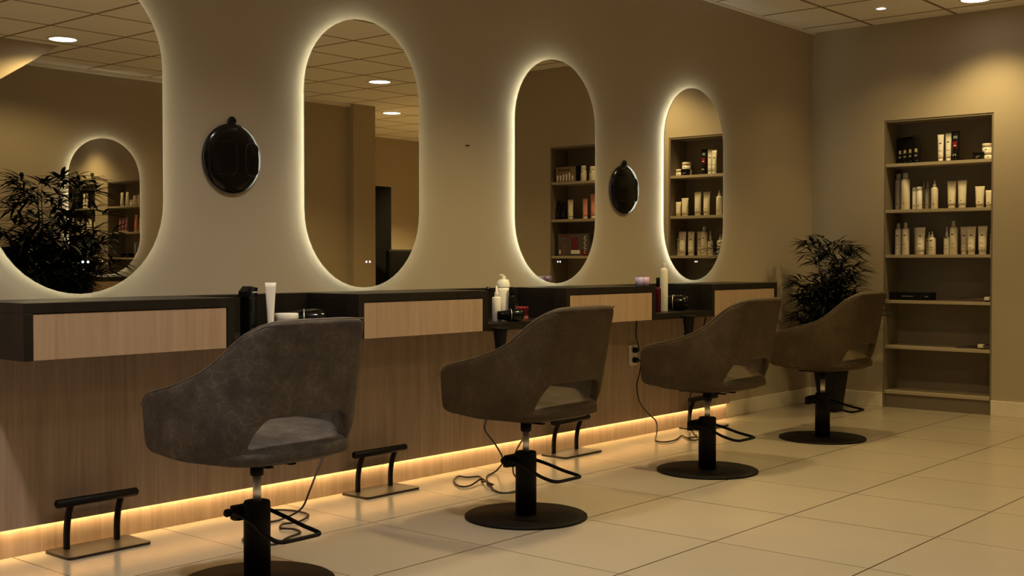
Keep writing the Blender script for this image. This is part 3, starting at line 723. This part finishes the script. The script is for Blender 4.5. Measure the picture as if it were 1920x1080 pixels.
# first shelf
t = sqtube('white squeeze tube leaning in the open shelf behind the nearest chair', (2.958, -0.31, zs), 0.205, 0.044, WHITEP, WHITEP, None, None, 0.9, 0.24, 0.27, 0.25)
t = thing('clipper_stand', 'glossy black clipper holder beside the white tube behind the nearest chair', 'clipper', (2.882, -0.27, zs), 0.3)
bm = bmesh.new(); bx(bm, (-0.028, -0.022, 0), (0.028, 0.022, 0.150), 0.006); obj('holder_body', bm, BLKG, t)
bm = bmesh.new(); prism(bm, [(-0.040, 0.150), (0.030, 0.150), (0.034, 0.185), (-0.010, 0.192), (-0.036, 0.172)], 0.040, 'y', -0.020); obj('clipper_head', bm, BLKG, t)
obj('chrome_band', B((-0.006, -0.0235, 0.166), (0.026, -0.0205, 0.171)), CHROME, t)
jar('shallow white tub with a flat lid behind the backrest of the nearest chair', (3.045, -0.30, zs), 0.046, 0.082, WHITEP, WHITEP, None, False, 'tub', 'tub')
def dryer(label, loc, rz, tilt=0.0):
    t = thing('hair_dryer', label, 'hair dryer', loc, rz, 'black hair dryers')
    b = obj('barrel', LA([(0, -0.10), (0.024, -0.10), (0.030, -0.098), (0.034, -0.06), (0.044, 0.0), (0.046, 0.05), (0.040, 0.085), (0.020, 0.098), (0, 0.10)], 28), BLKG, t, True)
    b.rotation_euler = (PI / 2, 0, 0); b.location = (0, 0, 0.047)
    bm = bmesh.new(); tube(bm, [(0, -0.03, 0.030), (0.035, -0.035, 0.020), (0.075, -0.04, 0.0175), (0.125, -0.04, 0.0165)], 0.016, 14, rads=[0.019, 0.0175, 0.016, 0.014]); obj('handle', bm, BLKP, t, True)
    obj('chrome_ring', T([(0.0445 * math.cos(a), 0.0, 0.047 + 0.0445 * math.sin(a)) for a in [2 * PI * k / 28 for k in range(28)]], 0.0018, 6, True), CHROME, t, True)
    return t
    return t
dryer('black hair dryer lying in the dark open shelf between the first two cabinets', (3.20, -0.22, zs), 0.9)
# second shelf
bottle('slim white spray bottle at the left in the open shelf behind the second chair', (4.318, -0.30, zs), 0.170, 0.0215, WHITEP, WHITEP, 0.48, 0.30, 0.03, None, None, 'spray_bottle', 'spray bottle', True)
t = thing('foam_bottle', 'large white foam pump bottle rising above the open shelf behind the second chair', 'bottle', (4.395, -0.275, zs))
obj('body', LA([(0, 0), (0.036, 0), (0.038, 0.004), (0.038, 0.150), (0.034, 0.160), (0, 0.160)], 28), WHITEP, t, True)
obj('cap', LA([(0, 0.1605), (0.034, 0.1605), (0.0345, 0.166), (0.030, 0.190), (0.020, 0.200), (0.012, 0.203), (0, 0.203)], 28), WHITEP, t, True)
bm = bmesh.new(); prism(bm, [(-0.014, 0.2035), (0.013, 0.2035), (0.010, 0.216), (-0.012, 0.226), (-0.017, 0.222)], 0.018, 'y', -0.009); obj('pump_head', bm, WHITEP, t)
bottle('small cream spray bottle right of the large foam bottle behind the second chair', (4.452, -0.255, zs), 0.200, 0.024, CREAMP, WHITEP, 0.5, 0.30, 0.03, None, None, 'spray_bottle', 'spray bottle', True)
t = bottle('short black spray bottle standing in front of the large white foam bottle', (4.392, -0.333, zs), 0.165, 0.017, BLKP, BLKP, 0.8, 0.25, 0.06, None, None, 'spray_bottle', 'spray bottle')
bm = bmesh.new(); tube(bm, catmull([(0.0, 0, 0.150), (0.018, -0.004, 0.152), (0.026, -0.008, 0.138), (0.024, -0.008, 0.118)], 4), 0.0045, 8); obj('trigger', bm, BLKP, t, True)
dryer('black hair dryer lying in front of the white bottles behind the second chair', (4.350, -0.362, zs), 0.9).scale = (0.66, 0.66, 0.66)
t = thing('scissors', 'black handled scissors with a ring propped on the hair dryer beside the small spray bottle', 'scissors', (4.430, -0.330, zs))
bm = bmesh.new(); tube(bm, [(0.015 * math.cos(a), 0, 0.088 + 0.017 * math.sin(a)) for a in [2 * PI * k / 20 for k in range(20)]], 0.0028, 8, True); obj('finger_ring', bm, BLKP, t, True)
bm = bmesh.new(); tube(bm, [(-0.010, 0, 0.075), (-0.030, 0.0, 0.040), (-0.040, 0.0, 0.002)], 0.003, 8); obj('blade', bm, CHROME, t, True)
def tin(label, loc, hw, h, m):
    t = thing('product_tin', label, 'tin', loc, 0.1)
    obj('tin_body', B((-hw, -0.03, 0), (hw, 0.03, h * 0.62), 0.004), m, t); obj('lid', B((-hw - 0.001, -0.031, h * 0.63), (hw + 0.001, 0.031, h), 0.004), WINE if m is not WINE else REDP, t)
tin('lower pinkish red tin of the two stacked on the open shelf behind the second chair', (4.520, -0.27, zs), 0.042, 0.034, plain('dusty_pink', (0.32, 0.09, 0.10), 0.4, noise=0.1))
tin('upper dark red tin of the two stacked on the open shelf behind the second chair', (4.524, -0.27, zs + 0.0345), 0.038, 0.030, WINE)
# third shelf and cabinet top
t = bottle('tall white spray can standing in the open shelf left of the last mirror', (5.818, -0.27, zs), 0.280, 0.0235, WHITEP, WHITEP, 0.42, 0.10, 0.05, None, None, 'spray_can', 'spray can')
t = bottle('dark red bottle with a black cap touching the tall white spray can', (5.735, -0.285, zs), 0.196, 0.0175, WINE, BLKP, 0.62, 0.27, 0.08, None)
for k, (x, lab) in enumerate(((5.420, 'left lilac cup on top of the third cabinet, beside the dark red bottle'), (5.474, 'right lilac cup on top of the third cabinet, beside the dark red bottle'))):
    t = thing('lilac_cup', lab, 'cup', (x, -0.372, VZ1 + 0.0005), 0, 'lilac cups on the third cabinet')
    obj('cup_body', LA([(0, 0), (0.020, 0), (0.0245, 0.048), (0.0215, 0.048), (0.018, 0.004), (0, 0.004)], 24), LILAC if k == 0 else plain('rose_lilac', (0.58, 0.42, 0.74), 0.3, noise=0.08), t, True)
    obj('contents', LA([(0, 0.0042), (0.0176, 0.0042), (0.0205, 0.036), (0, 0.040)], 20), LILAC, t, True)
dryer('black hair dryer lying in the dark open shelf below the last mirror', (5.93, -0.26, zs), 0.5)
t = thing('curling_iron', 'slim black curling iron lying at the back of the shelf below the last mirror', 'curling iron', (5.875, -0.14, zs), 0.2)
o = obj('iron_barrel', T([(-0.06, 0, 0.012), (0.10, 0, 0.012)], 0.012, 14), BLKG, t, True); obj('iron_grip', T([(0.1005, 0, 0.014), (0.18, 0, 0.014)], 0.0135, 14), BLKP, t, True)
# dryer nozzles in holders hanging from the front edges of the shelves
def holster(label, x, z1):
    t = thing('dryer_holster', label, 'holster', (x, VF - 0.002, VZ0), 0)
    obj('ring', T([(0.036 * math.cos(a), -0.038 + 0.036 * math.sin(a), 0.012) for a in [2 * PI * k / 24 for k in range(24)]], 0.004, 8, True), BLK, t, True)
    obj('sleeve', LA([(0.034, 0.012), (0.028, -0.04), (0.024, -0.075), (0.030, -0.105), (0.032, z1), (0.028, z1), (0.026, -0.105), (0.021, -0.075), (0.025, -0.04), (0.031, 0.012), (0.034, 0.012)], 24, cy=-0.038), BLKP, t, True)
holster('black dryer holster hanging below the shelf edge behind the second chair', 4.185, -0.125)
holster('black dryer holster hanging below the shelf edge under the last mirror', 5.815, -0.115)
for x, lab in ((4.125, 'black swivel knob with a bright chrome tip at the right end of the second cabinet'),):
    t = thing('cable_hook', lab, 'hook', (x + 0.032, VF + 0.05, VZ1 - 0.012), 0)
    k = obj('knob', LA([(0, 0), (0.012, 0), (0.015, 0.006), (0.012, 0.018), (0, 0.020)], 18), BLKG, t, True); k.rotation_euler = (PI / 2, 0, 0); k.location = (0, -0.01, 0.014)
    obj('chrome_tip', LA([(0, 0), (0.004, 0), (0.003, 0.004), (0, 0.005)], 12), CHROME, t, True).rotation_euler = (PI / 2, 0, 0)
    t.children[1].location = (0, -0.030, 0.014)

# ------------------------------------------------------------------ wall socket and cords
t = thing('wall_socket', 'white double wall socket on the oak cladding left of the third chair', 'socket', (5.800, -0.062, 0.490))
obj('cover_plate', B((-0.040, -0.010, -0.062), (0.040, 0, 0.062), 0.004), SOCKM, t)
for s in (-1, 1):
    k = obj('outlet', LA([(0.021, 0.0), (0.023, 0.003), (0.019, 0.003), (0.018, 0.0005), (0, 0.0005), (0, 0)], 20), SOCKM, t, True); k.rotation_euler = (PI / 2, 0, 0); k.location = (0, -0.0102, s * 0.029)
def cord(label, pts, r=0.0042, plug=False):
    p0 = Vector(pts[-1]); t = thing('power_lead', label, 'cable', (p0.x, p0.y, 0))
    o = obj('cord', T(catmull([Vector(p) - Vector((p0.x, p0.y, 0)) for p in pts], 7), r, 8), CORD, t, True)
    if plug:
        k = obj('plug', LA([(0, 0), (0.016, 0), (0.017, 0.004), (0.015, 0.022), (0.008, 0.034), (0, 0.036)], 16), BLKP, t, True); k.rotation_euler = (PI / 2, 0, 0); k.location = (5.800 - p0.x, -0.0755 - p0.y, pts[0][2])
    return t
A1 = [(3.467, -0.20, 0.716), (3.467, -0.200, 0.556), (3.376, -0.250, 0.407), (3.256, -0.300, 0.272), (3.179, -0.330, 0.193), (3.125, -0.345, 0.120), (3.090, -0.330, 0.045), (3.03, -0.28, 0.006),
      (2.96, -0.28, 0.006), (2.897, -0.291, 0.006), (2.93, -0.20, 0.006), (3.094, -0.106, 0.006), (3.165, -0.173, 0.006), (3.158, -0.294, 0.006), (3.049, -0.366, 0.006), (2.986, -0.351, 0.006), (2.929, -0.402, 0.006), (2.950, -0.454, 0.006),
      (2.930, -0.520, 0.006), (2.845, -0.551, 0.006), (2.749, -0.595, 0.006), (2.70, -0.53, 0.006), (2.715, -0.45, 0.006), (2.787, -0.402, 0.006)]
cord('dark cord dropping behind the nearest chair and tangling on the floor around its pedestal', A1)
B1 = [(4.192, -0.46, 0.600), (4.177, -0.38, 0.540), (4.218, -0.320, 0.458), (4.248, -0.300, 0.303), (4.233, -0.300, 0.241), (4.302, -0.310, 0.157), (4.354, -0.310, 0.080), (4.40, -0.235, 0.02), (4.36, -0.235, 0.006), (4.283, -0.269, 0.006), (4.162, -0.383, 0.006), (4.10, -0.46, 0.006),
      (4.051, -0.514, 0.006), (4.018, -0.591, 0.006), (4.075, -0.620, 0.006), (4.174, -0.600, 0.006)]
tc_ = cord('dark power cord falling left of the second chair pedestal and curling on the tiles', B1)
B2 = [(4.11, -0.455, 0.013), (4.150, -0.38, 0.014), (4.166, -0.346, 0.006), (4.253, -0.250, 0.006), (4.205, -0.215, 0.006), (4.195, -0.165, 0.006), (4.108, -0.215, 0.006), (4.015, -0.333, 0.006), (4.047, -0.371, 0.006), (4.183, -0.324, 0.014), (4.125, -0.41, 0.014), (4.109, -0.463, 0.014)]
ob = tc_.location; k2 = obj('cord', T(catmull([Vector(p) - Vector((ob.x, ob.y, 0)) for p in B2], 7), 0.0042, 8), CORD, tc_, True)
cord('short dark cord curving down behind the chrome piston of the second chair', [(4.79, -0.10, 0.40), (4.718, -0.200, 0.248), (4.594, -0.250, 0.171), (4.457, -0.300, 0.100), (4.37, -0.36, 0.03), (4.33, -0.42, 0.006)])
C1 = [(5.800, -0.112, 0.461), (5.815, -0.115, 0.445), (5.806, -0.110, 0.384), (5.794, -0.100, 0.306), (5.827, -0.100, 0.209), (5.911, -0.100, 0.138), (5.967, -0.120, 0.086), (5.93, -0.15, 0.025), (5.84, -0.20, 0.006), (5.760, -0.260, 0.006), (5.755, -0.310, 0.006), (5.80, -0.325, 0.006),
      (5.885, -0.315, 0.006), (6.032, -0.258, 0.006), (5.965, -0.344, 0.006), (5.918, -0.417, 0.006), (6.010, -0.396, 0.006), (6.050, -0.346, 0.006), (5.983, -0.333, 0.006)]
cord('dark power cord plugged into the lower outlet, running to the floor behind the third chair', C1, plug=True)
cord('short dark cord rising from the upper outlet to the cabinet underside', [(5.800, -0.112, 0.519), (5.785, -0.118, 0.545), (5.756, -0.120, 0.605), (5.752, -0.125, 0.665), (5.745, -0.13, 0.714)], plug=True)
cord('thin dark cord slanting down from the cabinet underside behind the third chair', [(6.40, -0.20, 0.716), (6.387, -0.200, 0.678), (6.34, -0.21, 0.60), (6.29, -0.22, 0.50), (6.22, -0.22, 0.30), (6.20, -0.20, 0.15), (6.15, -0.26, 0.02), (6.10, -0.32, 0.006)])

# ------------------------------------------------------------------ potted bamboo palms
def make_plant(label, seed, loc, scale=1.0, rz=0.0, wall=9.0):
    t = thing('potted_plant', label, 'plant', loc, rz, None); t.scale = (scale * 1.06, scale, scale)
    rnd = random.Random(seed)
    def sq(k, z):  # rounded square pot section
        return [(k * math.copysign(abs(math.cos(a)) ** 0.45, math.cos(a)), k * math.copysign(abs(math.sin(a)) ** 0.45, math.sin(a)), z) for a in [2 * PI * q / 32 for q in range(32)]]
    bm = bmesh.new(); prev = None
    for k, z in ((0.066, 0.0), (0.125, 0.50), (0.128, 0.505), (0.118, 0.505), (0.112, 0.470)):
        r = [bm.verts.new(p) for p in sq(k, z)]
        if prev:
            for i in range(32): bm.faces.new((prev[i], prev[(i + 1) % 32], r[(i + 1) % 32], r[i]))
        else: bm.faces.new(r)
        prev = r
    pot = obj('pot', bm, BLKP, t, False)
    bm = bmesh.new(); bm.faces.new([bm.verts.new(p) for p in sq(0.113, 0.472)]); obj('soil', bm, SOILM, t)
    leaf = bmesh.new()
    def add_leaf(base, d, L_, wd):
        d = d.normalized()
        if (base + d * L_).y > wall: return
        side = d.cross(Vector((0, 0, 1)))
        if side.length < 0.05: side = Vector((1, 0, 0))
        side.normalize(); up = side.cross(d).normalized()
        rows = []
        for k, (f, ww) in enumerate(((0, 0.15), (0.25, 0.85), (0.5, 1.0), (0.75, 0.7), (1.0, 0.04))):
            c = base + d * (L_ * f) - Vector((0, 0, 1)) * (L_ * 0.28 * f * f)
            rows.append([leaf.verts.new(c - side * wd * ww + up * wd * 0.3 * ww), leaf.verts.new(c), leaf.verts.new(c + side * wd * ww + up * wd * 0.3 * ww)])
        for a, b in zip(rows[:-1], rows[1:]):
            leaf.faces.new((a[0], a[1], b[1], b[0])); leaf.faces.new((a[1], a[2], b[2], b[1]))
    for s in range(13):
        a = 2 * PI * s / 13 + rnd.uniform(-0.2, 0.2); r0 = rnd.uniform(0.01, 0.07)
        out = rnd.uniform(0.04, 0.24); top = rnd.uniform(0.70, 0.98) if s % 4 else rnd.uniform(1.04, 1.16)
        if s == 0: out = 0.02; top = 1.14
        elif s % 4 == 0: out = min(out, 0.10)
        elif out > 0.15: top = min(top, 0.86)
        if s in (3, 7, 11): out = 0.27; top = rnd.uniform(0.60, 0.70)
        pts = catmull([(r0 * math.cos(a), r0 * math.sin(a), 0.46), (r0 * 1.5 * math.cos(a), r0 * 1.5 * math.sin(a), 0.46 + (top - 0.46) * 0.45), (out * math.cos(a), out * math.sin(a), top)], 6)
        obj('cane', T(pts, 0.005, 6, rads=[0.0065 - 0.004 * i / (len(pts) - 1) for i in range(len(pts))]), STEMM, t, True)
        for k in range(3, len(pts)):
            p = pts[k]
            for q in range(2 if k < 7 else 4):
                aa = rnd.uniform(0, 2 * PI) if k < len(pts) - 2 else a + rnd.uniform(-1.6, 1.6)
                bd = Vector((math.cos(aa), math.sin(aa), rnd.uniform(0.0, 0.9)))
                bl = rnd.uniform(0.03, 0.13); tip = p + bd.normalized() * bl; tip.y = min(tip.y, wall)
                tube(leaf, [p, (p + tip) / 2 + Vector((0, 0, 0.006)), tip], 0.0012, 4)
                nl = rnd.randint(5, 7)
                for m_ in range(nl):
                    fa = aa + (m_ - (nl - 1) / 2) * 0.42 + rnd.uniform(-0.1, 0.1)
                    add_leaf(tip, Vector((math.cos(fa), math.sin(fa), rnd.uniform(-0.25, 0.85))), rnd.uniform(0.09, 0.165), rnd.uniform(0.006, 0.0105))
    f = obj('foliage', leaf, LEAFM, t); f['kind'] = 'stuff'
    return t
make_plant('dark green bamboo palm in a tall black pot in the corner behind the farthest chair', 5, (7.75, -0.385, 0), wall=0.36)
make_plant('large dark bamboo palm in a black pot, seen reflected in the nearest mirror', 11, (4.60, -4.42, 0), 1.42, 0.7)

# ------------------------------------------------------------------ dark furniture seen only in the mirrors
t = thing('storage_cabinet', 'low black storage cabinet reflected behind the plant in the nearest mirror', 'cabinet', (4.53, -5.485, 0))
obj('cabinet_body', B((-0.32, -0.20, 0.02), (0.32, 0.20, 1.13), 0.004), VBLK, t); obj('cabinet_top', B((-0.33, -0.205, 1.1305), (0.33, 0.21, 1.155), 0.003), VBLK, t)
obj('cabinet_door', B((-0.30, 0.2005, 0.06), (-0.004, 0.214, 1.11), 0.002), VBLK, t); obj('cabinet_door', B((0.004, 0.2005, 0.06), (0.30, 0.214, 1.11), 0.002), VBLK, t)
obj('plinth', B((-0.29, -0.18, 0), (0.29, 0.17, 0.0195)), VBLK, t)
t = thing('tall_cabinet', 'tall narrow black cabinet reflected beyond the pillar in the second mirror', 'cabinet', (10.36, -7.30, 0))
obj('cabinet_body', B((-0.28, -0.22, 0.0), (0.28, 0.22, 1.99), 0.005), VBLK, t); obj('cabinet_door', B((-0.26, 0.2205, 0.05), (0.26, 0.235, 1.95), 0.003), VBLK, t)
obj('door_handle', B((0.20, 0.2355, 0.9), (0.215, 0.25, 1.1), 0.003), CHROME, t)
t = thing('waiting_chair', 'black high backed chair beside the tall black cabinet, reflected in the second mirror', 'chair', (10.62, -6.75, 0), 0.2)
obj('backrest', B((-0.22, -0.20, 0.46), (0.22, -0.12, 1.19), 0.03, 3), VBLK, t, True); obj('seat', B((-0.23, -0.19, 0.38), (0.23, 0.26, 0.455), 0.02, 3), VBLK, t, True)
for sx_ in (-1, 1):
    for sy_ in (-0.15, 0.22): obj('leg', B((sx_ * 0.20 - 0.015, sy_ - 0.015, 0), (sx_ * 0.20 + 0.015, sy_ + 0.015, 0.379)), VBLK, t)
